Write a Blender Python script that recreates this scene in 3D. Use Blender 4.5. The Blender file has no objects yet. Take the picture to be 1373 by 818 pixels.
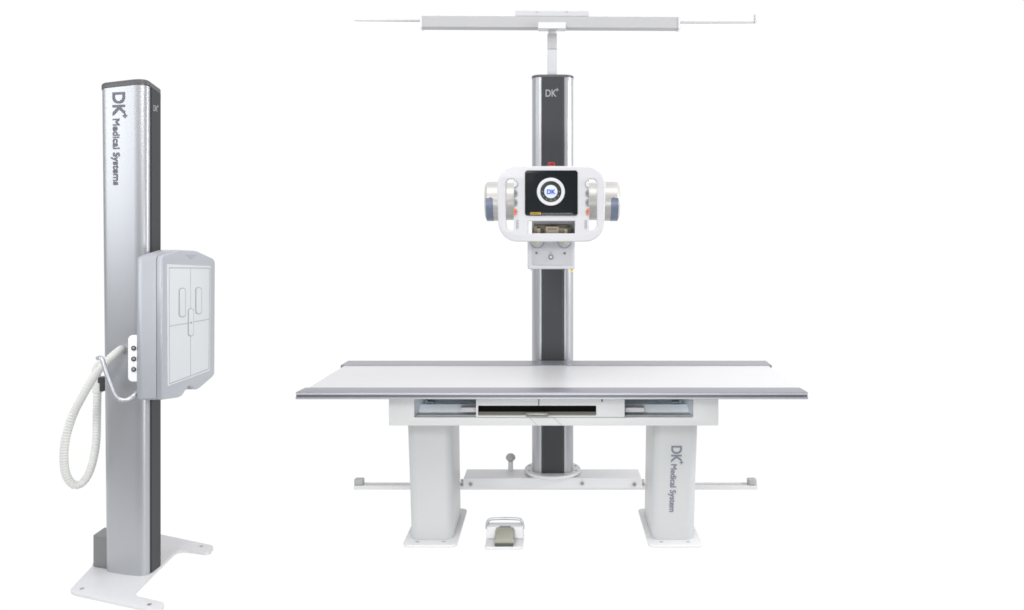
import bpy, bmesh, math, random
from mathutils import Vector, Matrix, Euler
random.seed(7)
scn = bpy.context.scene
COL = scn.collection
# ------------------------------------------------------------------ camera numbers
W, H_ = 1373.0, 818.0
CX, CY, F, EYE = 741.0, 297.0, 1109.0, 1.42
def X(px, Y): return (px - CX) * Y / F
def Z(py, Y): return EYE - (py - CY) * Y / F
def at(px, py, Y): return Vector((X(px, Y), Y, Z(py, Y)))
def on_level(px, py, z):
    Y = (EYE - z) * F / (py - CY)
    return Vector((X(px, Y), Y, z))

# ------------------------------------------------------------------ materials
def mat(name, col, rough=.4, metal=0., var=.03, scale=40., bump=0., stretch=None, spec=.5, coat=0., aniso=0.):
    m = bpy.data.materials.new(name); m.use_nodes = True
    nt = m.node_tree; b = nt.nodes['Principled BSDF']
    tc = nt.nodes.new('ShaderNodeTexCoord'); mp = nt.nodes.new('ShaderNodeMapping')
    nt.links.new(tc.outputs['Object'], mp.inputs['Vector'])
    if stretch: mp.inputs['Scale'].default_value = stretch
    n = nt.nodes.new('ShaderNodeTexNoise'); n.inputs['Scale'].default_value = scale; n.inputs['Detail'].default_value = 1 if metal > .3 else 3
    nt.links.new(mp.outputs['Vector'], n.inputs['Vector'])
    r = nt.nodes.new('ShaderNodeMapRange')
    r.inputs['To Min'].default_value = 1 - var; r.inputs['To Max'].default_value = 1 + var
    nt.links.new(n.outputs['Fac'], r.inputs['Value'])
    mx = nt.nodes.new('ShaderNodeVectorMath'); mx.operation = 'SCALE'
    mx.inputs[0].default_value = col[:3]
    nt.links.new(r.outputs['Result'], mx.inputs['Scale'])
    nt.links.new(mx.outputs['Vector'], b.inputs['Base Color'])
    r2 = nt.nodes.new('ShaderNodeMapRange')
    dr = .008 if metal > .3 else .06
    r2.inputs['To Min'].default_value = max(.02, rough - dr); r2.inputs['To Max'].default_value = rough + dr
    nt.links.new(n.outputs['Fac'], r2.inputs['Value']); nt.links.new(r2.outputs['Result'], b.inputs['Roughness'])
    b.inputs['Metallic'].default_value = metal
    b.inputs['Specular IOR Level'].default_value = spec
    b.inputs['Coat Weight'].default_value = coat
    if bump:
        bp = nt.nodes.new('ShaderNodeBump'); bp.inputs['Strength'].default_value = bump; bp.inputs['Distance'].default_value = .001
        nt.links.new(n.outputs['Fac'], bp.inputs['Height']); nt.links.new(bp.outputs['Normal'], b.inputs['Normal'])
    return m
M = dict(
    white   = mat('white_powder_coat', (.63,.63,.635), .42, var=.02, scale=90, bump=.04),
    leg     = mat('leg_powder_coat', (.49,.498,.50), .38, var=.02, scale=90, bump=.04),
    frame   = mat('frame_powder_coat', (.62,.62,.615), .45, var=.02, scale=90, bump=.04),
    plate   = mat('head_plastic', (.57,.565,.585), .38, var=.015, scale=60),
    bright  = mat('bright_white_plastic', (.62,.62,.63), .35, var=.015),
    rail    = mat('rail_paint', (.40,.40,.405), .5, var=.03),
    silver  = mat('anodised_aluminium', (.425,.435,.455), .40, metal=.65, var=.008, scale=25, stretch=(1,1,.02)),
    chrome  = mat('satin_tube', (.50,.51,.54), .42, metal=.8),
    foot    = mat('foot_plate_paint', (.56,.56,.575), .45, var=.02),
    rod     = mat('rod_grey', (.45,.45,.455), .5),
    mast    = mat('mast_paint', (.50,.505,.52), .45),
    pure    = mat('pure_white_plastic', (.84,.84,.85), .4, var=.01),
    edge    = mat('table_edge_aluminium', (.27,.27,.305), .36, metal=.4, var=.02, scale=60, stretch=(.03,1,1)),
    top     = mat('tabletop_laminate', (.56,.56,.575), .35, var=.012, scale=30),
    housing = mat('housing_plastic', (.385,.40,.43), .40, metal=.15, var=.015),
    panel   = mat('panel_plastic', (.57,.595,.605), .42, var=.015),
    line    = mat('groove_grey', (.30,.32,.34), .6),
    channel = mat('dark_channel', (.045,.047,.051), .45, var=.05, scale=40, stretch=(1,1,.05), spec=.2),
    seam    = mat('seam_black', (.04,.04,.045), .5),
    cap     = mat('cap_grey', (.085,.083,.088), .45),
    ink     = mat('logo_grey', (.125,.125,.15), .5),
    inkleg  = mat('logo_slate', (.17,.175,.22), .5),
    inkpale = mat('logo_pale', (.30,.31,.33), .5),
    screen  = mat('screen_black', (.008,.010,.012), .22, var=.02, spec=.25),
    dial    = mat('dial_black', (.010,.010,.011), .4),
    disc    = mat('dial_disc', (.62,.68,.72), .4),
    blue    = mat('logo_blue', (.02,.06,.62), .5),
    yellow  = mat('warning_yellow', (.55,.36,.03), .5),
    dim     = mat('print_grey', (.14,.14,.14), .5),
    ybit    = mat('yellow_plastic', (.70,.58,.10), .5),
    orange  = mat('orange_button', (.82,.13,.02), .35),
    greybut = mat('grey_button', (.21,.22,.21), .4),
    red     = mat('red_plastic', (.30,.008,.010), .35),
    cream   = mat('cream_enamel', (.50,.49,.465),   .35, metal=.22),
    bluecap = mat('blue_label', (.16,.19,.27), .35),
    olive   = mat('electronics_olive', (.20,.17,.10), .5, var=.2, scale=200),
    pcb     = mat('electronics_tan', (.42,.34,.25), .5, var=.2, scale=200),
    steel   = mat('inner_steel', (.40,.41,.42), .45, metal=.3),
    pale    = mat('inner_pale_blue', (.88,.93,.97), .45),
    teal    = mat('inner_teal', (.22,.30,.33), .5),
    black   = mat('slot_black', (.004,.004,.004), .8, spec=.05),
    groove  = mat('edge_groove_grey', (.20,.20,.225), .45, metal=.4),
    taupe   = mat('tray_taupe', (.19,.185,.16), .45, metal=.3),
    hose    = mat('hose_vinyl', (.64,.645,.62), .5, var=.03),
    knob    = mat('knob_grey', (.37,.38,.37), .5),
    pedal   = mat('pedal_olive', (.30,.295,.25), .5, var=.04),
    rubber  = mat('pedal_rubber', (.07,.075,.06), .7),
    screw   = mat('screw_steel', (.40,.38,.35), .35, metal=.8),
    boxg    = mat('cable_box_grey', (.20,.205,.21), .42, metal=.5),
)
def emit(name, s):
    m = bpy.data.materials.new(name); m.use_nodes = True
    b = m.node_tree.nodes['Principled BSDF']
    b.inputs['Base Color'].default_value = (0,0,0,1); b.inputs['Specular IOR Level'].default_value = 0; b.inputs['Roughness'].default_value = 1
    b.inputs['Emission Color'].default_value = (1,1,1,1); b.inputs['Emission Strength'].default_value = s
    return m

# ------------------------------------------------------------------ object helpers
WL = {}
def empty(name, loc, label, cat, group=None):
    o = bpy.data.objects.new(name, None); COL.objects.link(o); o.location = loc; o.empty_display_size = .1
    o['label'] = label; o['category'] = cat
    if group: o['group'] = group
    WL[o.name] = Vector(loc); return o
def link(name, bm, m, parent=None, bevel=0., seg=3, smooth=35, label=None, kind=None):
    if isinstance(bm, bmesh.types.BMesh):
        bmesh.ops.remove_doubles(bm, verts=bm.verts, dist=1e-6)
        bmesh.ops.recalc_face_normals(bm, faces=bm.faces)
        me = bpy.data.meshes.new(name); bm.to_mesh(me); bm.free()
    else: me = bm
    vs = [v.co.copy() for v in me.vertices]
    lo = Vector([min(v[i] for v in vs) for i in range(3)]); hi = Vector([max(v[i] for v in vs) for i in range(3)])
    c = (lo + hi) / 2
    me.transform(Matrix.Translation(-c))
    me.materials.clear(); me.materials.append(m)
    for p in me.polygons: p.use_smooth = bool(smooth)
    if smooth: me.set_sharp_from_angle(angle=math.radians(smooth))
    o = bpy.data.objects.new(name, me); COL.objects.link(o)
    WL[o.name] = c
    if parent is not None:
        o.parent = parent; o.location = c - WL[parent.name]
    else: o.location = c
    if bevel:
        b = o.modifiers.new('bevel', 'BEVEL'); b.width = bevel; b.segments = seg; b.limit_method = 'ANGLE'
        b.angle_limit = math.radians(40); b.harden_normals = True; b.use_clamp_overlap = True
    if label: o['label'] = label
    if kind: o['kind'] = kind
    return o
def new(): return bmesh.new()
def add_box(bm, x0, x1, y0, y1, z0, z1):
    v = [bm.verts.new(p) for p in ((x0,y0,z0),(x1,y0,z0),(x1,y1,z0),(x0,y1,z0),(x0,y0,z1),(x1,y0,z1),(x1,y1,z1),(x0,y1,z1))]
    for f in ((0,1,2,3),(4,5,6,7),(0,1,5,4),(1,2,6,5),(2,3,7,6),(3,0,4,7)): bm.faces.new([v[i] for i in f])
    return bm
def box(*a): return add_box(new(), *a)
def loft(bm, rings, caps=True):
    R = [[bm.verts.new(p) for p in r] for r in rings]; n = len(R[0])
    for a, b in zip(R, R[1:]):
        for i in range(n): bm.faces.new((a[i], a[(i+1)%n], b[(i+1)%n], b[i]))
    if caps: bm.faces.new(R[0]); bm.faces.new(R[-1])
    return bm
def rrect(x0, x1, y0, y1, r, n=8, radii=None):
    rs = radii or (r,)*4   # corners: x1y1, x0y1, x0y0, x1y0
    out = []
    for k, (cx, cy, sx, sy) in enumerate(((x1,y1,-1,-1),(x0,y1,1,-1),(x0,y0,1,1),(x1,y0,-1,1))):
        r_ = rs[k]
        if r_ <= 0: out.append((cx, cy)); continue
        for i in range(n+1):
            a = math.radians(90*k + 90*i/n)
            out.append((cx + sx*r_ + r_*math.cos(a), cy + sy*r_ + r_*math.sin(a)))
    return out
def circ(cx, cy, r, n=40, a0=0, a1=360):
    full = abs(a1-a0) >= 360; k = n if full else n+1
    return [(cx + r*math.cos(math.radians(a0+(a1-a0)*i/n)), cy + r*math.sin(math.radians(a0+(a1-a0)*i/n))) for i in range(k)]
def flat(polys, t, bev, fn):
    """polygons with holes in (u, v), thick from w=0 to w=t, rounded by bev, mapped into the world by fn(u, v, w)"""
    cu = bpy.data.curves.new('tmp', 'CURVE'); cu.dimensions = '2D'; cu.fill_mode = 'BOTH'
    cu.extrude = max(t/2 - bev, 1e-6); cu.bevel_depth = bev; cu.bevel_resolution = 2; cu.offset = -bev
    for p in polys:
        s = cu.splines.new('POLY'); s.points.add(len(p)-1); s.use_cyclic_u = True
        for q, (u, v) in zip(s.points, p): q.co = (u*100, v*100, 0, 1)
    for a in ('extrude', 'bevel_depth', 'offset'): setattr(cu, a, getattr(cu, a)*100)
    return curve_mesh(cu, t, fn)
def curve_mesh(cu, t, fn, sc=100.):
    o = bpy.data.objects.new('tmp', cu); COL.objects.link(o)
    dg = bpy.context.evaluated_depsgraph_get(); dg.update()
    me = bpy.data.meshes.new_from_object(o.evaluated_get(dg), preserve_all_data_layers=False, depsgraph=dg)
    bpy.data.objects.remove(o); bpy.data.curves.remove(cu)
    for v in me.vertices:
        u, w_, z = v.co / sc
        v.co = fn(u, w_, z + t/2)
    bm = new(); bm.from_mesh(me); bpy.data.meshes.remove(me)
    bmesh.ops.remove_doubles(bm, verts=bm.verts, dist=1e-6); bmesh.ops.recalc_face_normals(bm, faces=bm.faces)
    return bm
def text(body, size, fn, t=.0012, bold=0., space=1.):
    cu = bpy.data.curves.new('tmp', 'FONT'); cu.body = body; cu.size = size*100; cu.extrude = t*50
    cu.offset = bold*100; cu.space_character = space
    return curve_mesh(cu, t, fn)
def front(Y):      # u = world X, v = world Z, w = towards the camera
    return lambda u, v, w: Vector((u, Y - w, v))
def disc(px, py, r, Y, t, bev=0., fn=None, **k):
    return flat([circ(X(px,Y), Z(py,Y), r*Y/F, **k)], t, bev, front(Y))
def prect(x0, x1, y0, y1, Y, r=0, radii=None):
    s = Y/F
    return rrect(X(x0,Y), X(x1,Y), Z(y1,Y), Z(y0,Y), r*s, radii=[q*s for q in radii] if radii else None)
def pbox(x0, x1, y0, y1, Ya, Yb):   # box by picture outline of its front face
    return box(X(x0,Ya), X(x1,Ya), Ya, Yb, Z(y1,Ya), Z(y0,Ya))
def cat(pts, step):
    P = [Vector(p) for p in pts]; P = [2*P[0]-P[1]] + P + [2*P[-1]-P[-2]]
    out = []
    for i in range(1, len(P)-2):
        for k in range(24):
            t = k/24
            out.append(.5*((2*P[i]) + (P[i+1]-P[i-1])*t + (2*P[i-1]-5*P[i]+4*P[i+1]-P[i+2])*t*t + (3*P[i]-P[i-1]-3*P[i+1]+P[i+2])*t**3))
    out.append(P[-2])
    L = [0]
    for a, b in zip(out, out[1:]): L.append(L[-1] + (b-a).length)
    n = max(3, int(L[-1]/step)); res = []; j = 0
    for k in range(n+1):
        s = L[-1]*k/n
        while j < len(L)-2 and L[j+1] < s: j += 1
        d = L[j+1]-L[j]; res.append(out[j].lerp(out[j+1], 0 if d == 0 else (s-L[j])/d))
    return res
def sweep(pts, rad, n=16, step=.004, bm=None, closed_ends=True):
    pts = cat(pts, step); bm = bm or new(); rings = []; nrm = None
    for i, p in enumerate(pts):
        t = (pts[min(i+1, len(pts)-1)] - pts[max(i-1, 0)]).normalized()
        if nrm is None: nrm = t.orthogonal().normalized()
        nrm = (nrm - t*nrm.dot(t)).normalized(); bn = t.cross(nrm)
        r = rad(i, len(pts)) if callable(rad) else rad
        rings.append([p + r*(math.cos(a)*nrm + math.sin(a)*bn) for a in (2*math.pi*k/n for k in range(n))])
    return loft(bm, rings, closed_ends)
def cyl(axis, c, r, a, b, n=48, prof=None):
    """cylinder along an axis; prof = [(position, radius)...] makes a turned shape"""
    prof = prof or [(a, r), (b, r)]
    rings = []
    for s, q in prof:
        ring = []
        for k in range(n):
            u, v = q*math.cos(2*math.pi*k/n), q*math.sin(2*math.pi*k/n)
            ring.append({'x': (s, c[0]+u, c[1]+v), 'y': (c[0]+u, s, c[1]+v), 'z': (c[0]+u, c[1]+v, s)}[axis])
        rings.append(ring)
    return loft(new(), rings)

# ------------------------------------------------------------------ setting
bm = new()
prof = [(2.6, 0), (6.0, 0)] + [(6.0 + 1.2*math.sin(a), 1.2 - 1.2*math.cos(a)) for a in (math.radians(9*k) for k in range(1, 11))] + [(7.2, 6.5)]
A = [bm.verts.new((-9, y, z)) for y, z in prof]; B = [bm.verts.new((9, y, z)) for y, z in prof]
for i in range(len(prof)-1): bm.faces.new((A[i], B[i], B[i+1], A[i+1]))
link('backdrop', bm, emit('white_glowing_sweep', 1.02), kind='structure')  # sweep glows by itself, so no shadows show on it
fm = mat('unseen_floor_grey', (.12,.12,.125), .6, var=.06, scale=8)
bm = new(); v = [bm.verts.new(p) for p in ((-30,-30,-.006),(30,-30,-.006),(30,30,-.006),(-30,30,-.006))]; bm.faces.new(v)
link('floor', bm, fm, kind='structure')  # unseen dark floor, added so the lower metal reflects something darker

# ------------------------------------------------------------------ lettering shared by the column and the table leg
def join(parts):
    g = new()
    for q in parts:
        me = bpy.data.meshes.new('t'); q.to_mesh(me); q.free(); g.from_mesh(me); bpy.data.meshes.remove(me)
    return g
def heavy(body, size, fn, b, t=.0012, cond=1., space=1.):
    """a heavier cut of the built-in letters: copies set a hair apart in both directions"""
    o = [(0,0),(b,b),(-b,b),(b,-b),(-b,-b)] if b else [(0,0)]
    return join([text(body, size, (lambda du, dv, k: (lambda u, v, w: fn(u*cond + du, v + dv, w + k*.00006)))(du, dv, k), t=t, space=space) for k, (du, dv) in enumerate(o)])
def logo_down(fnmap, m, parent, big, small, tail, drop, bold, cond=1., cond2=1.):
    """'DK+' then smaller words, read from top to bottom. fnmap(u along the line, v across, w out)"""
    g = heavy('DK', big, fnmap, bold, cond=cond)
    s = big*.26
    plus = flat([[(x*s, y*s) for x, y in ((-.14,-.5),(.14,-.5),(.14,-.14),(.5,-.14),(.5,.14),(.14,.14),(.14,.5),(-.14,.5),(-.14,.14),(-.5,.14),(-.5,-.14),(-.14,-.14))]],
                .0012, 0, lambda u, v, w: fnmap(u + big*1.46*cond, v + big*.70, w))
    t2 = heavy(tail, small, lambda u, v, w: fnmap(u + drop, v, w), bold*.6, cond=cond2)
    return link('lettering', join([g, plus, t2]), m, parent, smooth=0)

def logo_flat(fnmap, size, m, parent, cond=.8):
    g = heavy('DK', size, fnmap, size*.010, cond=cond)
    s = size*.32
    plus = flat([[(x*s, y*s) for x, y in ((-.12,-.5),(.12,-.5),(.12,-.12),(.5,-.12),(.5,.12),(.12,.12),(.12,.5),(-.12,.5),(-.12,.12),(-.5,.12),(-.5,-.12),(-.12,-.12))]],
                .0012, 0, lambda u, v, w: fnmap(u + size*1.50*cond, v + size*.68, w))
    me = bpy.data.meshes.new('t'); plus.to_mesh(me); plus.free(); g.from_mesh(me); bpy.data.meshes.remove(me)
    return link('lettering', g, m, parent, smooth=0)

# ================================================================== 1  WALL STAND (left)
st = empty('wall_stand', (-1.70, 3.34, 0), 'free-standing silver column with grey box-shaped detector, white foot plate and looped cable hose', 'x-ray stand')
PZ = .012
pl = [(94.8,790),(96,788),(122,760.5),(126,752),(150,716),(162,703),(172,701),(216.7,716.5),(282,730.3),(285,731.6),(286,733.8),(283,738.5),(279.8,740.6),(275,741.2),(253.6,738),(246,737.6),(238.4,738.6),(234,741),(184,790.5),(181.8,794),(183,797.5),(187.3,800),(216.6,806.6),(219.5,808.3),(220,811),(217.5,815.5),(213,818.2),(206,818.2),(100,794.8),(96,793)]
pts = [on_level(a, b, PZ) for a, b in pl]
base = link('base_plate', flat([[(p.x, p.y) for p in pts]], PZ, .0015, lambda u, v, w: Vector((u, v, w))), M['foot'], st)
for a, b in ((109.8,789.5),(200.3,810.8),(270,732.5)):
    p = on_level(a, b, PZ)
    link('anchor_bolt', cyl('z', (p.x, p.y), .0075, PZ-.002, PZ+.002, 20), M['screw'], base)
# column plan: silver shell wraps three sides, a dark channel faces the detector
cs = [(-1.611, 3.318)]
c0 = Vector((-1.611, 3.308)); d1 = Vector((-.961, .276)); d2 = Vector((.07, .998)); 
A_ = Vector((-1.632, 3.279)); L_ = Vector((-1.797, 3.326))
def bez(a, b, c, n=8): return [(a*(1-t)**2 + b*2*t*(1-t) + c*t*t) for t in (i/n for i in range(n+1))]
e1 = c0 + d2*.002
near_corner = bez(c0, Vector((-1.612, 3.277)), Vector((-1.662, 3.287)), 10)
left_corner = bez(Vector((-1.772, 3.317)), Vector((-1.805, 3.3265)), Vector((-1.804, 3.364)), 10)
back = [Vector((-1.799, 3.42)), Vector((-1.780, 3.445)), Vector((-1.755, 3.452)), Vector((-1.645, 3.445)), Vector((-1.628, 3.432)), c0 + d2*.0745]
plan = near_corner + left_corner + back
def col_ring(plan, z, slant=False, grow=0.):
    k = z/1.98; out = []
    cen = Vector((-1.70, 3.36))
    for p in plan:
        q = Vector(p)
        if grow: q = q + (q-cen).normalized()*grow
        t = max(0, min(1, (-1.62 - q.x)/.18))
        zz = z - (.24*max(0, q.y-3.279) if slant else 0)
        out.append(Vector((q.x - .019*k*t, q.y, zz)))
    return out
shell = link('column', loft(new(), [col_ring(plan, PZ), col_ring(plan, .6), col_ring(plan, 1.3), col_ring(plan, 1.964, True)]), M['silver'], st, smooth=50)
link('top_cap', loft(new(), [col_ring(plan, 1.965, True), col_ring(plan, 1.966, True, .0025), col_ring(plan, 1.983, True, .0025), col_ring(plan, 1.987, True, -.001)]), M['cap'], st, smooth=40)
def strip(t0, t1, off, z0, z1, sl):
    n = Vector((d2.y, -d2.x)); q = [c0 + d2*t0, c0 + d2*t0 + n*off, c0 + d2*t1 + n*off, c0 + d2*t1]
    return loft(new(), [[Vector((p.x, p.y, z0)) for p in q], [Vector((p.x, p.y, z1 - (.24*(p.y-3.279) if sl else 0))) for p in q]])
ch = link('front_channel', strip(.006, .0730, .004, PZ+.001, 1.963, True), M['channel'], st)
link('channel_seam', strip(.001, .0055, .0015, PZ+.001, 1.963, True), M['seam'], ch)
def side_fn(u, v, w):   # runs down the silver side, following the taper of the shell
    z = 1.940 - u
    d = Vector((.9648, -.263)); n = Vector((-.263, -.9648))
    q = Vector((-1.772, 3.317)) + d*(.0262 + v) + n*(w + .0005)
    return Vector((q.x - .019*(z/1.98)*max(0, min(1, (-1.62 - q.x)/.18)), q.y, z))
logo_down(side_fn, M['ink'], shell, .0735, .0395, 'Medical Systems', .107, .0016, .92, 1.03)
def ch_fn(u, v, w):
    n = Vector((d2.y, -d2.x)); q = c0 + d2*(.014 + u) + n*(.0042 + w)
    return Vector((q.x, q.y, Z(149, 3.33) + v))
logo_flat(ch_fn, .034, M['inkpale'], ch, .68)
# small cable box behind the foot of the column
q = [(-1.8735, 3.372), (-1.8735, 3.458), (-1.803, 3.446), (-1.803, 3.348)]
link('cable_box', loft(new(), [[Vector((x, y, PZ+.0005)) for x, y in q], [Vector((x, y, .142)) for x, y in q]]), M['boxg'], st, bevel=.003)
# detector housing: everything on its face is laid out in its own upright plane
FP0 = Vector((-1.4746, 3.16)); FD = Vector((-.035, 1.)).normalized(); FN = Vector((FD.y, -FD.x))
def face_st(px, py):
    k = (px - CX)/F        # ray x = k*y
    s = (k*FP0.y - FP0.x)/(FD.x - k*FD.y)
    Y = FP0.y + FD.y*s
    return (s, Z(py, Y))
def face_fn(s, z, w):
    p = FP0 + FD*s + FN*w
    return Vector((p.x, p.y, z))
def fpoly(pp): return [face_st(a, b) for a, b in pp]
outline = [(217.4,346.5),(219,342.5),(237.5,336.2),(242,335),(262,336.2),(266,337.2),(286,346.6),(288.3,349.5),(288.6,354),(288,498),(287.5,502.5),(285,506),(268,520.6),(265,522.2),(261.5,521.8),(258.5,518),(255.5,516.8),(253,518),(249.8,522.6),(247,527),(244,531.3),(240,533),(218.8,536),(217.4,534)]
hs = link('detector_housing', flat([fpoly(outline)], .022, .006, lambda s, z, w: face_fn(s, z, w-.022)), M['housing'], st, smooth=50)
# body behind the bezel, tapering slightly to the back
o2 = fpoly(outline); cs_ = sum(p[0] for p in o2)/len(o2); cz_ = sum(p[1] for p in o2)/len(o2)
def sc(k): return [(cs_ + (s-cs_)*k, cz_ + (z-cz_)*k) for s, z in o2]
rings = [[face_fn(s, z, w) for s, z in sc(k)] for k, w in ((.997,-.0221),(1.0,-.0228),(1.0,-.072),(.994,-.086),(.975,-.097),(.93,-.103))]
link('housing_back', loft(new(), rings), M['housing'], hs, smooth=45)
link('carriage_block', box(-1.607, -1.566, 3.316, 3.38, .85, 1.16), M['seam'], hs)
pan = link('front_panel', flat([fpoly([(223.3,354.3),(281.8,356.6),(280.6,497.3),(224.4,518)])], .004, .001, lambda s, z, w: face_fn(s, z, w-.002)), M['panel'], hs)
def ln(pp, wid=.8, w0=.0021):
    P = fpoly(pp); bmx = new()
    for a, b in zip(P, P[1:]):
        a, b = Vector(a), Vector(b); d = (b-a).normalized(); n = Vector((-d.y, d.x))*wid*.0028/2
        qs = [a-n, b-n, b+n, a+n]
        loft(bmx, [[face_fn(p.x, p.y, w0) for p in qs], [face_fn(p.x, p.y, w0+.0008) for p in qs]])
    return bmx
def grv(name, pp, wid=.8, m='line'): return link(name, ln(pp, wid), M[m], pan, smooth=0)
grv('panel_groove', [(226,359),(280.5,359.6)], .9)
grv('panel_groove', [(226,359),(226.6,514.6)], .45)
grv('panel_groove', [(280.5,359.6),(279.2,494.8)], .35)
grv('panel_groove', [(226.6,514.6),(279.2,494.8)], .9)
grv('panel_groove', [(226.6,437.6),(279.7,428)], .8)
grv('panel_groove', [(254.8,359.5),(254.8,503.5)], .4)
def stadium(x0, x1, y0, y1, n=8):
    r = (x1-x0)/2; cx = (x0+x1)/2
    return [(cx + r*math.cos(math.radians(a)), y0+r*.8 - r*.8*math.sin(math.radians(a))) for a in (180*i/n for i in range(n+1))] + \
           [(cx - r*math.cos(math.radians(a)), y1-r*.8 + r*.8*math.sin(math.radians(a))) for a in (180*i/n for i in range(n+1))]
for (x0, x1, y0, y1) in ((239,248,386,425.5),(261.3,269.6,385,421.3),(251.3,258.7,413.5,451)):
    S = stadium(x0, x1, y0, y1); cx, cy = (x0+x1)/2, (y0+y1)/2
    inner = [(cx + (x-cx)*.80, cy + (y-cy)*.955) for x, y in S]
    link('marker_ring', flat([fpoly(S), fpoly(inner)], .001, 0, lambda s, z, w: face_fn(s, z, w+.0023)), M['line'], pan, smooth=0)
    link('marker_inlay', flat([fpoly(inner)], .0022, .0006, lambda s, z, w: face_fn(s, z, w+.002)), M['panel'], pan)
link('centre_mark', flat([fpoly([(254.8+1.3*math.cos(a), 432.6+1.3*math.sin(a)) for a in (math.pi*k/6 for k in range(12))])], .001, 0, lambda s, z, w: face_fn(s, z, w+.0045)), M['line'], pan)
link('top_notch', flat([fpoly([(249,341.5),(264,341.5),(257.5,347),(255.5,347.3)])], .002, .0004, lambda s, z, w: face_fn(s, z, w-.0012)), mat('notch_grey', (.33,.36,.42), .5), hs)
# white push-button plate beside the housing
YB = 3.135
bp = link('button_plate', flat([prect(173.3, 186.3, 449.2, 511, YB, radii=(0,6,6,0))], .010, .0018, front(YB)), M['pure'], st, smooth=45)
link('plate_bracket', box(X(178,YB), X(187,YB), YB+.0005, 3.30, Z(508,YB), Z(452,YB)), M['housing'], bp)
for py in (466.8, 481.2, 495.3):
    bt = link('push_button', disc(179.6, py, 3.3, YB-.0102, .004, .001), M['seam'], bp)
    link('button_cap', disc(179.4, py, 1.6, YB-.0145, .003, .0008), M['chrome'], bt)
# bent grip bar
def yy(px): return 3.135
grip = [(189,521.5,3.16),(184,526,3.14),(178,531.5,3.12),(171,535.6,3.11),(164,536.4,3.105),(157.5,533.5,3.10),(152.5,526.5,3.10),(148,516,3.10),(144,504.5,3.10),(140.3,492,3.105),(137.2,482.5,3.11),(134.5,479.6,3.115),(131.2,480.4,3.13)]
link('grip_bar', sweep([at(*p) for p in grip], .0082, 18, .006), M['chrome'], st, smooth=60)
# cable hose
hp = [(163,468,3.305),(158,471.2,3.27),(145,483,3.235),(127.5,503,3.23),(111.4,530,3.23),(98,556,3.235),(89.3,582.6,3.24),(85.8,606,3.25),(87,629.5,3.27),(92.3,643.5,3.29),(101,650.5,3.31),(111.4,646.5,3.33),(120,632.5,3.34),(126,612,3.35),(129.2,588.5,3.36),(129.8,562,3.37),(130.5,529.8,3.375),(131,516,3.378)]
def rib(i, n):
    f = i/n
    s = .00115 if .30 < f < .62 or f > .74 else .0005
    return .0152 + s*(1 if i % 4 < 2 else -1)
hz = link('cable_hose', sweep([at(*p) for p in hp], rib, 18, .0030), M['hose'], st, smooth=60)
link('hose_elbow', sweep([at(131,514,3.38), at(129.5,503,3.382), at(128.6,496,3.39), at(132,490,3.40), at(139,488,3.40)], .0155, 16, .004), M['hose'], hz, smooth=60)
link('hose_clamp', cyl('z', (X(131,3.378), 3.378), .0195, Z(526,3.378), Z(513,3.378), 24), M['hose'], hz, bevel=.002)
link('clamp_bracket', box(X(133.5,3.378), X(141,3.378), 3.365, 3.40, Z(524,3.378), Z(505.5,3.378)), M['seam'], hz)

# ================================================================== 2  EXAMINATION TABLE
tb = empty('examination_table', (0, 3.85, 0), 'long white x-ray table with grey metal edges on two white pedestal legs', 'examination table')
ZT = .699
yn, yf = 3.487, 4.287
def sh(y): return .026*(y-yn)/(yf-yn)
top = link('tabletop', loft(new(), [[Vector((x + sh(y), y, z)) for x, y in ((-1.066,3.575),(1.062,3.575),(1.062,4.16),(-1.066,4.16))] for z in (.672, .6965)]), M['top'], tb, bevel=.0015)
def profile_x(prof, x0, x1, cham=.0):
    rr = []
    for x in (x0, x1):
        rr.append([Vector((x + sh(y) + (0 if not cham else (cham*(1 if x < 0 else -1))*max(0, (y - yn - .01)/.1)), y, z)) for y, z in prof])
    return loft(new(), rr)
nearp = [(3.589,.670),(3.489,.670),(3.487,.672),(3.487,.6785),(3.489,.6795),(3.4945,.680),(3.4945,.6895),(3.489,.690),(3.487,.691),(3.4868,.6925),(3.488,.6955),(3.491,.698),(3.496,.6995),(3.589,.6995)]
farp = [(y2,z2) for y2, z2 in ((4.145,.6995),(4.281,.6995),(4.2855,.698),(4.287,.694),(4.287,.672),(4.284,.670),(4.145,.670))]
link('edge_rail', profile_x(nearp, -1.0838, 1.0769, .009), M['edge'], tb, smooth=40)
M['glint'] = mat('edge_highlight_pale', (.62,.62,.65), .4, metal=.2)
link('edge_highlight', profile_x([(3.4863,.6905),(3.4863,.6938),(3.4880,.6938),(3.4880,.6905)], -1.0835, 1.0766, .009), M['glint'], top)  # pale strip paints the highlight along the rounded upper edge
M['lip'] = mat('edge_lip', (.40,.40,.43), .4, metal=.3)
link('edge_highlight', profile_x([(3.4863,.6715),(3.4863,.6775),(3.4880,.6775),(3.4880,.6715)], -1.0835, 1.0766, .009), M['lip'], top)  # lighter strip paints the light caught by the lower lip
gv = link('edge_groove', profile_x([(3.4944,.6805),(3.4944,.689),(3.4935,.689),(3.4935,.6805)], -1.083, 1.0762, .009), M['groove'], top)
link('edge_rail', profile_x(farp, -1.0838, 1.0769), M['edge'], tb, smooth=40)
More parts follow.
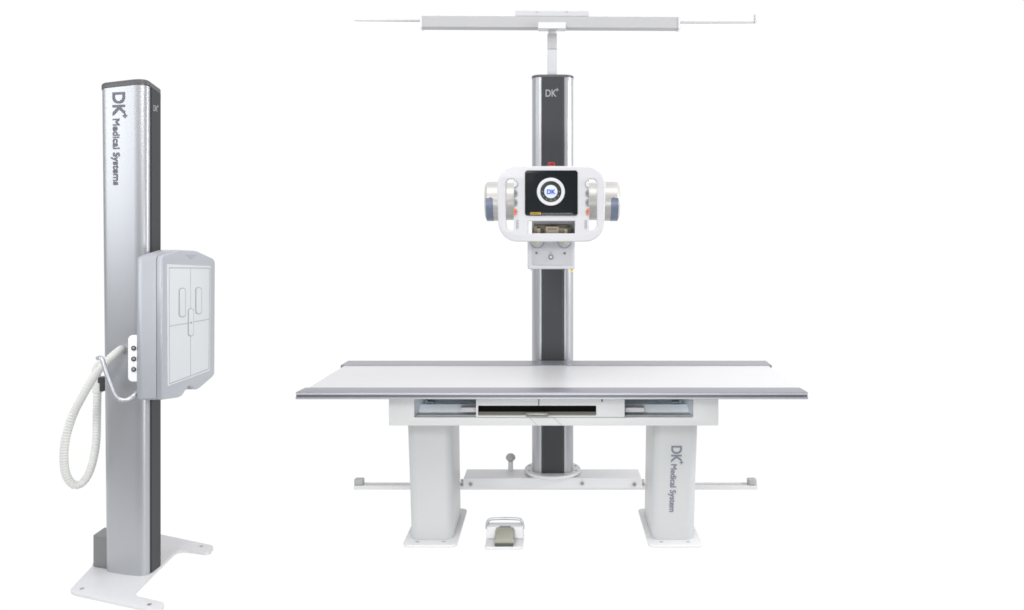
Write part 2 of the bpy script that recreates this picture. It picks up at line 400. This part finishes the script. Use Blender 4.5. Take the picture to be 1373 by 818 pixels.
# frame
YF = 3.56
fr = link('frame', flat([rrect(X(521.3,YF), X(963.4,YF), Z(570.8,YF), .6685, .004, 3), rrect(X(555.5,YF), X(929.5,YF), Z(559.7,YF), .661, .002, 2)], .022, .002, lambda u, v, w: Vector((u, YF+.022-w, v))), M['frame'], tb, smooth=40)
bx = new()
x0, x1 = X(521.3,YF)+.004, X(963.4,YF)-.004
zb, z1 = Z(570.8,YF)+.002, .6675
add_box(bx, x0, x1, YF+.023, 4.20, zb, zb+.010)            # floor pan
add_box(bx, x0, x0+.012, YF+.023, 4.20, zb+.0105, z1); add_box(bx, x1-.012, x1, YF+.023, 4.20, zb+.0105, z1)
add_box(bx, x0+.0125, x1-.0125, 4.188, 4.20, zb+.0105, z1)
link('frame_sides', bx, M['frame'], fr)
zi = Z(559.7,YF)
xi0, xi1 = X(555.5,YF)-.006, X(929.5,YF)+.006
bx = new(); add_box(bx, xi0, xi1, YF+.024, YF+.075, zi-.008, zi+.004)
link('slide_rail', bx, M['steel'], fr, bevel=.002)
link('inner_catch_panel', loft(new(), [[Vector((x, y, z)) for y, z in ((3.637,zi-.006),(3.637,zi+.005),(3.662,.610),(3.74,.612),(3.74,zi-.006))] for x in (xi0, xi1)]), M['pale'], fr)  # pale block with a steep front, shaped to catch light inside the bay
link('inner_back', box(xi0, xi1, 3.745, 3.75, zi-.006, .658), M['teal'], fr)  # dark teal paints the shade on the back wall of the bay
for sg in (-1, 1):
    xo = xi0 if sg < 0 else xi1
    link('inner_side', loft(new(), [[Vector((x, y, z)) for x, y in ((xo-sg*.004, YF+.024),(xo-sg*.001, YF+.024),(xo-sg*.028, 3.744),(xo-sg*.031, 3.744))] for z in (zi-.007, .660)]), M['pale'], fr)
for s in (-1, 1):    # dark hinges and links at both ends of the opening
    xx = s*.575 + .003; bx = new()
    add_box(bx, xx-s*.012-.005, xx-s*.012+.005, 3.665, 3.735, .6125, .628); add_box(bx, xx-s*.03-.016, xx-s*.03+.016, 3.67, 3.70, .6128, .620)
    link('slide_bracket', bx, M['teal'], fr, bevel=.002)
    link('guide_bar', box(min(s*.40,s*.315), max(s*.40,s*.315), 3.60, 3.634, zi+.012, zi+.033), M['bright'], fr, bevel=.003)
# cassette tray
YC = 3.548
tr = link('cassette_tray', flat([prect(638.2, 837.6, 534.5, 559.4, YC, 1), prect(641, 799.5, 544, 557.3, YC, 1.2)], .03, .0012, lambda u, v, w: Vector((u, YC+.03-w, v))), M['frame'], tb, smooth=40)
link('slot_dark_block', pbox(640.2, 800.3, 543, 558, YC+.014, YC+.20), M['black'], tr)  # solid black block paints the darkness inside the slot
sl = new(); Yq = YC+.004
loft(sl, [[Vector((x, y, z)) for y, z in ((YC+.004, Z(557.5,YC)),(YC+.004, Z(556.2,YC)),(YC+.0125, Z(553,YC)),(YC+.0132, Z(557.5,YC)))] for x in (X(641.2,YC), X(799.2,YC))])
link('tray_lip', sl, M['taupe'], tr)
link('tray_seam', pbox(721.5, 723.2, 535, 544, YC-.0008, YC+.002), M['dim'], tr)
link('tray_latch', pbox(806, 808.5, 535, 539, YC-.0012, YC+.002), M['dim'], tr)
hd = flat([prect(704.5, 735.5, 553.2, 558.8, YC-.012, 2), prect(707.5, 732, 555, 557.3, YC-.012, .9)], .012, .001, lambda u, v, w: Vector((u, YC-.0005-w, v)))
hn = link('tray_handle', hd, M['taupe'], tr, smooth=45)
link('handle_cup', flat([prect(707.2, 732.3, 554.6, 557.6, YC-.004, .9)], .003, .0005, front(YC-.0005)), M['cream'], hn)
# thin slanted tab with two grey lines below the handle, over the lower bar of the frame
def sheet(pp): return flat([[(X(a,YF-.003), Z(b,YF-.003)) for a, b in pp]], .0012, 0, front(YF-.0012))
pt = link('slanted_sheet', sheet([(711,560.2),(741,560.2),(752,569.4),(720,569.4)]), M['frame'], tr)
for q in ([(710,560.2),(711,560.2),(720,569.4),(718.9,569.4)], [(741,560.2),(742,560.2),(753,569.4),(751.9,569.4)]): link('sheet_line', sheet(q), M['rail'], pt)
# legs
def leg(name, s):
    ytop = .54 - .0015
    def ring(z, x0, x1, g=0): 
        a, b = (x0, x1) if s < 0 else (-x1, -x0)
        return [Vector((x, y, z)) for x, y in rrect(a-g, b+g, 3.66-g, 4.005+g, .040, 8)]
    z0 = .0125
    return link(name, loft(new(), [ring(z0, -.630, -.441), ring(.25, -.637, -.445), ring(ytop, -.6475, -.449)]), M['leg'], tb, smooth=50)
Zl = Z(571, 3.56)
for s in (-1, 1):
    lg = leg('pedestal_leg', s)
    a, b = (-.655, -.418) if s < 0 else (.418, .655)
    ft = link('foot_plate', flat([rrect(a, b, 3.597, 4.06, .03, 6)], .012, .002, lambda u, v, w: Vector((u, v, w))), M['white'], lg, smooth=45)
    for bxp in (a+.06, b-.06):
        link('anchor_bolt', cyl('z', (bxp, 3.635), .008, .011, .0135, 16), M['rail'], lg)
    # shallow cover recess at the top of the leg front
    if s > 0:
        def legfn(u, v, w):    # reads downward on the leg's front face, following its slight slope
            return Vector((X(900.6, 3.66) + v - u*.035, 3.66 - w - .0003, Z(597, 3.66) - u))
        logo_down(legfn, M['inkleg'], lg, .0655, .0375, 'Medical System', .082, .0012, .80, .92)

# ================================================================== 3  TUBE STAND
ts = empty('tube_stand', (0, 4.427, 0), 'tall silver column behind the table carrying a white two-handled head with black screen', 'x-ray tube stand')
Yk = 4.33
ca = new(); zt, zb = .078, .021
xl, xr = X(621.5,Yk), X(860.3,Yk)
loft(ca, [[Vector((x, y, z)) for x, y in ((xl-.003,Yk-.002),(xr+.003,Yk-.002),(xr+.003,4.485),(xl-.003,4.485))] if z < .05 else [Vector((x, y, z)) for x, y in ((xl,Yk),(xr,Yk),(xr,4.485),(xl,4.485))] for z in (zb, zt)])
car = link('floor_carriage', ca, M['white'], ts, bevel=.006)
for px, py in ((631,649.2),(780.6,648),(850.6,649.4)):
    sw = link('screw', disc(px, py, 2.9, Yk-.0015, .004, .001), M['screw'], car)
    link('screw_socket', disc(px, py, 1.3, Yk-.0058, .0008, 0), M['dim'], sw)
xs_ = X(621.5,Yk)
link('roller_lip', box(xl-.010, xr+.010, Yk+.03, 4.46, .0235, .030), M['rail'], car)
for s in (-1, 1):
    link('side_roller', cyl('x', (4.40, .036), .014, (xr+.0035) if s > 0 else (xl-.022), (xr+.022) if s > 0 else (xl-.0035), 20), M['cream'], car)
fl = link('swivel_flange', cyl('z', (0, 4.427), 0, 0, 0, 64, [(.0785,.136),(.085,.1365),(.086,.150),(.098,.150),(.1,.148)]), M['white'], ts, smooth=40)
for a in (200, 245, 270, 295, 340, 20, 160, 90):
    link('flange_bolt', cyl('z', (.133*math.cos(math.radians(a)), 4.427+.133*math.sin(math.radians(a))), .006, .0995, .103, 14), M['rail'], fl)
kx, ky = X(684.6, 4.46), 4.462
link('lock_knob', cyl('z', (kx, ky), 0, 0, 0, 28, [(.0765,.013),(.125,.012),(.127,.009),(.131,.009),(.133,.02),(.143,.0265),(.155,.0245),(.166,.015),(.168,.008)]), M['knob'], car, smooth=35)
link('knob_stem', cyl('z', (kx, ky), .0135, .0775, .126, 24), M['bright'], car)
# column: silver shell with rounded shoulders, dark channel in front
hw = .1095
def cplan(g=0): 
    return rrect(-hw-g, hw+g, 4.338-g, 4.54+g, .05, 12)
zc = Z(103.5, 4.34)
cl = link('column', loft(new(), [[Vector((x, y, z)) for x, y in cplan()] for z in (.1003, 1.1, zc)]), M['silver'], ts, smooth=50)
link('top_cap', loft(new(), [[Vector((x, y, z)) for x, y in cplan(g)] for z, g in ((zc+.0005,0),(zc+.001,.0015),(zc+.011,.0015),(zc+.014,-.002))]), M['cap'], ts, smooth=40)
chn = link('front_channel', box(X(728.3,4.33), X(754.2,4.33), 4.332, 4.35, .101, zc-.0005), M['channel'], ts, bevel=.0008)
for a, b in ((725.8,728.2),(754.3,756.8)):
    link('channel_seam', box(X(a,4.33), X(b,4.33), 4.3345, 4.35, .101, zc-.0005), M['seam'], chn)
logo_flat(lambda u, v, w: Vector((X(730.8,4.33)+u, 4.3318-w, Z(129.5,4.33)+v)), .0525, M['inkpale'], chn)
mt = link('mast', box(X(734,4.40), X(746.8,4.40), 4.40, 4.45, zc+.0145, Z(66,4.40)), M['mast'], ts, bevel=.003)
link('mast_head', box(X(734,4.40), X(746.8,4.40), 4.40, 4.45, Z(65.8,4.40), Z(45,4.40)), M['rail'], mt, bevel=.003)
link('mast_slot', box(X(736.5,4.40), X(744.5,4.40), 4.3985, 4.41, Z(50,4.40), Z(47,4.40)), M['knob'], mt)
link('mast_roller', box(X(735,4.40), X(746,4.40), 4.405, 4.445, Z(44.8,4.40), Z(38.6,4.40)), M['bright'], mt)
# arm from the column to the tube
arm = new(); add_box(arm, -.10, .10, 4.22, 4.331, 1.30, 1.62)
am = link('support_arm', arm, M['white'], ts, bevel=.01)
link('arm_boom', cyl('y', (0, 1.515), .07, 3.93, 4.2195, 40), M['white'], am)
# x-ray tube housing lying across
YT = 3.93; RT = 26.2*YT/F; zt_ = Z(270, YT)
xa, xb = X(650.5,YT-.03), X(830.5,YT-.03)
tube = link('tube_housing', cyl('x', (YT, zt_), 0, 0, 0, 64, [(xa, RT-.014),(xa+.004,RT-.006),(xa+.012,RT),(xa+.085,RT),(xa+.087,RT-.004),(xa+.092,RT-.004),(xb-.092,RT-.004),(xb-.087,RT-.004),(xb-.085,RT),(xb-.012,RT),(xb-.004,RT-.006),(xb,RT-.014)]), M['cream'], ts, smooth=35)
def label(px0, px1):
    bmx = new(); rings = []
    for x in (X(px0,YT-.05), X(px1,YT-.05)):
        o = []
        for k in range(17):
            a = math.radians(172 + 94*k/16); o.append(Vector((x, YT + (RT+.0012)*math.cos(a), zt_ + (RT+.0012)*math.sin(a))))
        for k in range(16,-1,-1):
            a = math.radians(172 + 94*k/16); o.append(Vector((x, YT + (RT-.004)*math.cos(a), zt_ + (RT-.004)*math.sin(a))))
        rings.append(o)
    return loft(bmx, rings)
for p, d in (((652.2, 661.8), 657.5), ((818.5, 828.6), 822.8)):
    lb = link('end_label', label(*p), M['bluecap'], tube, smooth=30)
    link('label_screw', disc(d, 265.6, 1.1, YT-RT-.0005, .003, 0), M['dim'], tube)
# collimator under the tube
YL = 3.72
co = link('collimator', pbox(707.3, 771, 314.5, 361, YL, 3.99), M['plate'], ts, bevel=.006)
link('collimator_neck', cyl('z', (0, YT), .07, Z(314.2,YL), zt_-RT+.012, 32), M['white'], co)
link('face_plate', flat([prect(713, 767, 317, 355.6, YL, 1.5)], .004, .0012, front(YL-.0005)), mat('face_plate_grey', (.47,.475,.50), .4), co, smooth=40)
fy = YL-.0048
for cx_, yc in ((720.3, 717.5), (756.8, 756)):
    dl = link('field_dial', flat([circ(X(cx_,fy), Z(323.5,fy), 9.6*fy/F), circ(X(cx_,fy), Z(323.5,fy), 8.7*fy/F)], .003, .0004, front(fy)), M['line'], co, smooth=40)
    link('dial_knob', disc(cx_, 323.5, 7.0, fy, .012, .002), M['plate'], dl)
    link('dial_rim', flat([circ(X(cx_,fy), Z(323.5,fy), 5.6*fy/F), circ(X(cx_,fy), Z(323.5,fy), 5.0*fy/F)], .001, 0, front(fy-.0122)), M['line'], dl)
    link('dial_centre', disc(yc, 325.6, 2.4, fy-.0123, .002, .0004), mat('dial_yellow', (.55,.55,.25), .5), dl)
for px, py in ((719.3,339.2),(757.2,339.6)): link('face_screw', disc(px, py, 1.7, fy, .003, .0005), M['dim'], co)
ck = link('centre_knob', flat([circ(X(738.7,fy), Z(344.6,fy), 3.4*fy/F), circ(X(738.7,fy), Z(344.6,fy), 2.2*fy/F)], .006, .0008, front(fy)), M['dim'], co, smooth=40)
link('knob_window', disc(738.7, 344.6, 2.1, fy, .003, 0), M['bright'], ck)
link('dial_pointer', flat([[(X(a,fy), Z(b,fy)) for a, b in ((736.6,339.6),(738.7,336.6),(740.8,339.6))]], .002, 0, front(fy)), M['rail'], co)
link('yellow_foot', pbox(764.8, 768.6, 361.1, 365, YL+.01, YL+.03), M['ybit'], co, bevel=.002)
link('yellow_foot', pbox(711.5, 714.3, 361.1, 363.6, YL+.01, YL+.03), M['plate'], co, bevel=.002)
# control head: white plate with two grip slots
YP = 3.62
def pp(lst): return [(X(a,YP), Z(b,YP)) for a, b in lst]
def arcp(cx, cy, rx, ry, a0, a1, n=10): return [(cx + rx*math.cos(math.radians(a0+(a1-a0)*i/n)), cy - ry*math.sin(math.radians(a0+(a1-a0)*i/n))) for i in range(n+1)]
outl = arcp(786,249.5,26,26.5,0,90) + [(739,222.6)] + arcp(692.5,249.5,26,26.5,90,180) + arcp(693.5,297.5,25.5,26.5,180,270) + [(739,324.4)] + arcp(785,297.5,25.5,26.5,270,360)
slotL = arcp(684.5,246,6,6,90,180,6) + arcp(684.5,302,6,6.5,180,270,6) + [(688.7,308.5),(688.7,240)]
slotR = [(790,240),(790,308.5)] + arcp(794.5,302,6,6.5,270,360,6) + arcp(794.5,246,6,6,0,90,6)
openg = [(708.2,296.6),(708.2,313),(770.8,313),(770.8,296.6)]
hdp = link('control_head', flat([pp(outl), pp(slotL), pp(slotR), pp(openg)], .030, .005, lambda u, v, w: Vector((u, YP+.030-w, v))), M['plate'], ts, smooth=45)
sc_ = link('display_screen', flat([prect(703.8, 774.6, 228.5, 289.5, YP, 4)], .003, .0008, front(YP-.0003)), M['screen'], hdp, smooth=40)
Ys = YP-.0036
C = (738.6, 257.0)
def ringp(r0, r1): return [circ(X(C[0],Ys), Z(C[1],Ys), r0*Ys/F, 56), circ(X(C[0],Ys), Z(C[1],Ys), r1*Ys/F, 56)]
link('dial_ring', flat(ringp(18.7, 14.2), .003, .0008, front(Ys)), M['bright'], sc_, smooth=40)
link('dial_face', flat(ringp(14.0, 9.0), .0015, .0003, front(Ys)), M['dial'], sc_)
tk = new()
for k in range(7):
    a = math.radians(180 + 180*k/6); r = 11.4
    qx, qy = C[0] + r*math.cos(a), C[1] - r*math.sin(a)
    add_box(tk, X(qx-.6,Ys), X(qx+.6,Ys), Ys-.0021, Ys-.0016, Z(qy+.5,Ys), Z(qy-.5,Ys))
link('dial_marks', tk, M['inkpale'], sc_, smooth=0)
link('dial_disc', flat([circ(X(C[0],Ys), Z(C[1],Ys), 8.9*Ys/F)], .004, .001, front(Ys)), M['disc'], sc_, smooth=40)
yd = Ys-.0042
link('dial_lettering', heavy('DK', 8.6*yd/F, lambda u, v, w: Vector((X(732.9,yd)+u*.95, yd-w, Z(260.1,yd)+v)), .0008), M['blue'], sc_, smooth=0)
wy = Ys
link('warning_strip', pbox(711, 725.3, 284.7, 287.7, wy-.0006, wy), M['yellow'], sc_)
link('small_print', text('WARNING', 3.2*wy/F, lambda u, v, w: Vector((X(711.4,wy)+u*.8, wy-.0009-w, Z(287.4,wy)+v)), t=.0003), M['screen'], sc_, smooth=0)
sp = new(); xq = 727.
while xq < 767:
    wd = random.uniform(1.2, 3.6); add_box(sp, X(xq,wy), X(min(xq+wd,768),wy), wy-.0005, wy, Z(287,wy), Z(285.6,wy)); xq += wd + .7
link('print_line', sp, M['dim'], sc_, smooth=0)
# half-round buttons along the inner edge of each slot
for side in (-1, 1):
    xc = 689.1 if side < 0 else 789.6
    for k, (py, m) in enumerate(((246.8,'bright'),(259.3,'greybut'),(271.6,'greybut'),(284.0,'orange'))):
        a0, a1 = (-90, 90) if side < 0 else (90, 270)
        by = YP - .0004; r = 5.6; ex = .9 if k else .95
        def half(rr): return [(X(xc + rr*ex*math.cos(math.radians(a0+(a1-a0)*i/20)), by), Z(py - rr*math.sin(math.radians(a0+(a1-a0)*i/20)), by)) for i in range(21)]
        bt = link('button', flat([half(r)], .003, .0004, front(by)), M['line' if k < 3 else 'rail'], hdp, smooth=40, label=['white button','grey button','grey button','orange button'][k])
        link('button_face', flat([half(4.4)], .0025, .0006, front(by-.0031)), M[m], bt, smooth=40)
        if k: link('button_symbol', flat([circ(X(xc+(-side)*2,by), Z(py,by), 1.3*by/F, 16)], .0006, 0, front(by-.0057)), M['dim'], bt)
    mk = new(); xm = 693.6 if side < 0 else 785.4
    for k in range(6):
        y0 = 295.5 + k*2.0
        add_box(mk, X(xm-1.6,YP), X(xm+1.6,YP), YP-.0008, YP-.0003, Z(y0+.45,YP), Z(y0-.15,YP))
        add_box(mk, X(xm-(1.6 if k%2 else -.9),YP), X(xm-(.9 if k%2 else -1.6),YP), YP-.0009, YP-.0004, Z(y0+1.2,YP), Z(y0+.4,YP))
    link('side_print', mk, M['dim'], hdp, smooth=0)
# recess with the electronics that shows through the lower window
rc = new(); Yr = YP+.031
zl_, zh_ = Z(313.2,YP), Z(296.4,YP); xA, xB = X(712.5,YP), X(771,YP)
add_box(rc, xA-.012, xB, Yr, Yr+.07, zl_-.008, zl_-.001); add_box(rc, xA, xB, Yr, Yr+.07, zh_+.001, zh_+.006)
add_box(rc, xB, xB+.005, Yr, Yr+.07, zl_-.008, zh_+.006); add_box(rc, xA, xB, Yr+.0705, Yr+.075, zl_-.008, zh_+.006)
link('recess', rc, M['rail'], hdp)
Ye = Yr + .02
link('circuit_board', box(X(716,Ye), X(765,Ye), Ye+.031, Ye+.04, zl_, Z(302,Ye)), M['olive'], hdp)
xq = 716.2; kinds = ['olive','pcb','rubber','olive','cream','olive','pcb','rubber','taupe']; k = 0
while xq < 764:
    wd = random.uniform(2, 5.5); hh = random.uniform(4.5, 10.5)
    if 731 < xq < 748: hh = random.uniform(7, 9)
    link('component', box(X(xq,Ye), X(min(xq+wd,765.5),Ye), Ye + .001*(k % 5), Ye+.03, zl_-.0005, Z(313-hh,Ye)), M[kinds[k % 9]], hdp); xq += wd*1.02; k += 1
link('connector', box(X(732,Ye), X(749,Ye), Ye-.006, Ye-.001, zl_-.0004, Z(304,Ye)), M['pcb'], hdp)
link('connector', box(X(734,Ye), X(747,Ye), Ye-.0075, Ye-.0065, Z(308.6,Ye), Z(306,Ye)), M['olive'], hdp)
link('head_back', box(X(704,YP), X(775,YP), Yr, 3.85, Z(292,YP), Z(228,YP)), M['plate'], hdp, bevel=.006)
link('stop_button', flat([rrect(X(734.3,3.68), X(743.8,3.68), Z(228,3.68), Z(217.3,3.68), .006, 4)], .03, .003, lambda u, v, w: Vector((u, 3.71-w, v))), M['red'], hdp, smooth=45)

# ================================================================== 4  FLOOR RAIL
fr_ = empty('floor_rail', (0, 4.40, 0), 'long low white floor rail with grey stops at both ends under the table', 'rail')
link('rail_bar', box(X(474,4.375), X(1016,4.375), 4.375, 4.437, 0.0005, .021), M['bright'], fr_, bevel=.002)
link('rail_track', box(X(489,4.375), X(1001,4.375), 4.398, 4.414, .0212, .0232), M['cream'], fr_)
for a, b in ((474.5,487),(1003.2,1014.8)):
    link('end_stop', loft(new(), [[Vector((x, y, z)) for x, y in rrect(X(a,4.39), X(b,4.39), 4.385, 4.43, .01, 4)] for z in (.0213, .050)]), M['knob'], fr_, bevel=.004)

# ================================================================== 5  CEILING RAIL
cr = empty('ceiling_rail', (0, 4.40, 2.44), 'pale grey horizontal rail with thin end rods above the tall column', 'rail')
Yc = 4.38
def tilt(bmx):
    for v in bmx.verts: v.co.z -= (v.co.x)*.0047
    return bmx
link('rail_beam', tilt(pbox(564.8, 910.5, 21.8, 37, Yc, Yc+.07)), M['rail'], cr, bevel=.003)
for a, b in ((563.2,565.4),(909.8,912.2)): link('end_cap', tilt(pbox(a, b, 20.9, 37.9, Yc-.003, Yc+.073)), M['bright'], cr)
br = link('wall_bracket', tilt(pbox(691, 789.5, 14.2, 21.9, Yc+.02, Yc+.10)), M['mast'], cr, bevel=.003)
for px in (720, 760): link('bracket_screw', disc(px, 16, 1.2, Yc+.0195, .002, 0), M['rail'], br)
mo = link('mast_mount', pbox(721.5, 758.5, 29.6, 38.2, Yc-.02, Yc-.0005), M['bright'], cr, bevel=.002)
for a, b in ((721.5,735),(747,758.5)): link('mount_foot', pbox(a, b, 36, 41.2, Yc-.016, Yc-.002), M['rail'], mo, bevel=.0015)
link('end_rod', cyl('x', (Yc+.03, Z(26,Yc)), 0, 0, 0, 12, [(X(473,Yc), .0028),(X(563,Yc), .0065)]), M['rod'], cr)
rd = link('end_rod', cyl('x', (Yc+.03, Z(28.3,Yc)), 0, 0, 0, 12, [(X(912.3,Yc), .0075),(X(1013,Yc), .0055)]), M['rod'], cr)
link('rod_hook', pbox(1011.8, 1014.2, 19, 30.5, Yc+.02, Yc+.04), M['rod'], rd, bevel=.002)

# ================================================================== 6  FOOT PEDAL
fp = empty('foot_pedal', (-.21, 3.64, 0), 'small white foot switch with olive pedal and silver hoop on the floor', 'foot pedal')
y0 = 3.575
bs = link('pedal_base', loft(new(), [[Vector((x, y, z)) for x, y in rrect(X(649.6,y0), X(701.3,y0), y0, 3.735, .014, 5)] for z in (.0005, .012)]), M['bright'], fp, bevel=.003)
yh = 3.665
hsg = link('pedal_housing', loft(new(), [[Vector((x, y, z)) for x, y in ((X(651.6,yh),yh),(X(702,yh),yh),(X(702,yh),3.733),(X(651.6,yh),3.733))] if z < .03 else [Vector((x, y, z)) for x, y in ((X(652.5,yh),yh+.01),(X(701.2,yh),yh+.01),(X(701.2,yh),3.733),(X(652.5,yh),3.733))] for z in (.0122, Z(707,yh+.005))]), M['white'], fp, bevel=.005)
zh = Z(707,yh+.005)
pd = new()
pr = [(3.588,.022),(3.588,.034),(3.592,.038),(3.640,.052),(3.672,.062),(3.690,.060),(3.700,.030),(3.690,.020)]
def prw(k): 
    a, b = X(662.6,3.6), X(688.8,3.6); t = k
    return a, b
rr = []
for x, g in ((X(662.6,3.6), .012), (X(665,3.6), 0), (X(687,3.6), 0), (X(689.2,3.6), .012)):
    rr.append([Vector((x, min(y, 3.672) if g else y, z - (g if z > .05 else 0))) for y, z in pr])
link('pedal', loft(new(), rr), M['pedal'], fp, smooth=40)
link('pedal_tread', box(X(663.4,3.59), X(688.4,3.59), 3.582, 3.60, .0125, .024), M['rubber'], fp, bevel=.002)
link('pedal_label', box(X(669.5,yh), X(684.8,yh), yh+.008, yh+.02, zh-.008, zh+.0008), M['inkleg'], hsg)
yb = 3.70
hoop = [(652.6,709),(652.8,704),(654,699.5),(656,697),(659,696),(668,695.4),(677,695.2),(686,695.4),(695,696),(698,697),(700,699.5),(701.2,704),(701.4,709)]
link('carry_hoop', sweep([at(a, b, yb) for a, b in hoop], .0062, 14, .004), M['chrome'], fp, smooth=60)

# ------------------------------------------------------------------ light
w = bpy.data.worlds.new('World'); scn.world = w; w.use_nodes = True
nt = w.node_tree; bg = nt.nodes['Background']
tc = nt.nodes.new('ShaderNodeTexCoord'); sx = nt.nodes.new('ShaderNodeSeparateXYZ'); rp = nt.nodes.new('ShaderNodeValToRGB')
mr = nt.nodes.new('ShaderNodeMapRange'); mr.inputs['From Min'].default_value = -1; mr.inputs['From Max'].default_value = 1
nt.links.new(tc.outputs['Generated'], sx.inputs[0]); nt.links.new(sx.outputs['Z'], mr.inputs['Value']); nt.links.new(mr.outputs['Result'], rp.inputs['Fac'])
e = rp.color_ramp.elements
e[0].position = .3; e[0].color = (.10,.10,.105,1); e[1].position = 1; e[1].color = (.77,.77,.79,1)
k = rp.color_ramp.elements.new(.52); k.color = (.35,.35,.36,1)
nt.links.new(rp.outputs['Color'], bg.inputs['Color']); bg.inputs['Strength'].default_value = 1.0
def area(name, loc, target, size, power, col=(1,1,1), sy=None):
    l = bpy.data.lights.new(name, 'AREA'); l.energy = power; l.size = size; l.color = col
    if sy: l.shape = 'RECTANGLE'; l.size_y = sy
    o = bpy.data.objects.new(name, l); COL.objects.link(o); o.location = loc
    o.rotation_euler = (Vector(target) - Vector(loc)).to_track_quat('-Z', 'Y').to_euler()
    return o
area('softbox_overhead', (-.4, 2.3, 4.8), (-.3, 3.8, .8), 3.2, 95, (1,.995,.985), 2.0)
area('softbox_key', (-1.6, -.6, 3.0), (-.5, 3.9, 1.1), 1.1, 68, (1,.99,.98))
area('softbox_left', (-4.6, 1.5, 2.3), (-1.7, 3.3, 1.45), 1.6, 52, (.95,.975,1), 2.4)
area('softbox_right', (3.3, 3.4, 2.0), (.1, 4.4, 1.85), 1.4, 95, (1,1,1), 1.2)
area('fill_low', (.1, .2, .62), (0, 3.8, .60), 1.6, 44, (.95,.98,1), .5)  # added low fill that brightens the bays under the tabletop

# ------------------------------------------------------------------ camera
cam = bpy.data.cameras.new('camera'); co_ = bpy.data.objects.new('camera', cam); COL.objects.link(co_)
co_.location = (0, 0, EYE); co_.rotation_euler = (math.radians(90), 0, 0)
cam.sensor_fit = 'HORIZONTAL'; cam.sensor_width = 36; cam.lens = 36*F/W
cam.shift_x = -(CX - W/2)/W; cam.shift_y = -(H_/2 - CY)/W
cam.clip_start = .05; cam.clip_end = 200
scn.camera = co_
scn.cycles.use_denoising = True; scn.cycles.use_light_tree = False
scn.cycles.filter_width = 1.7
scn.view_settings.view_transform = 'Standard'; scn.view_settings.look = 'None'; scn.view_settings.exposure = 0
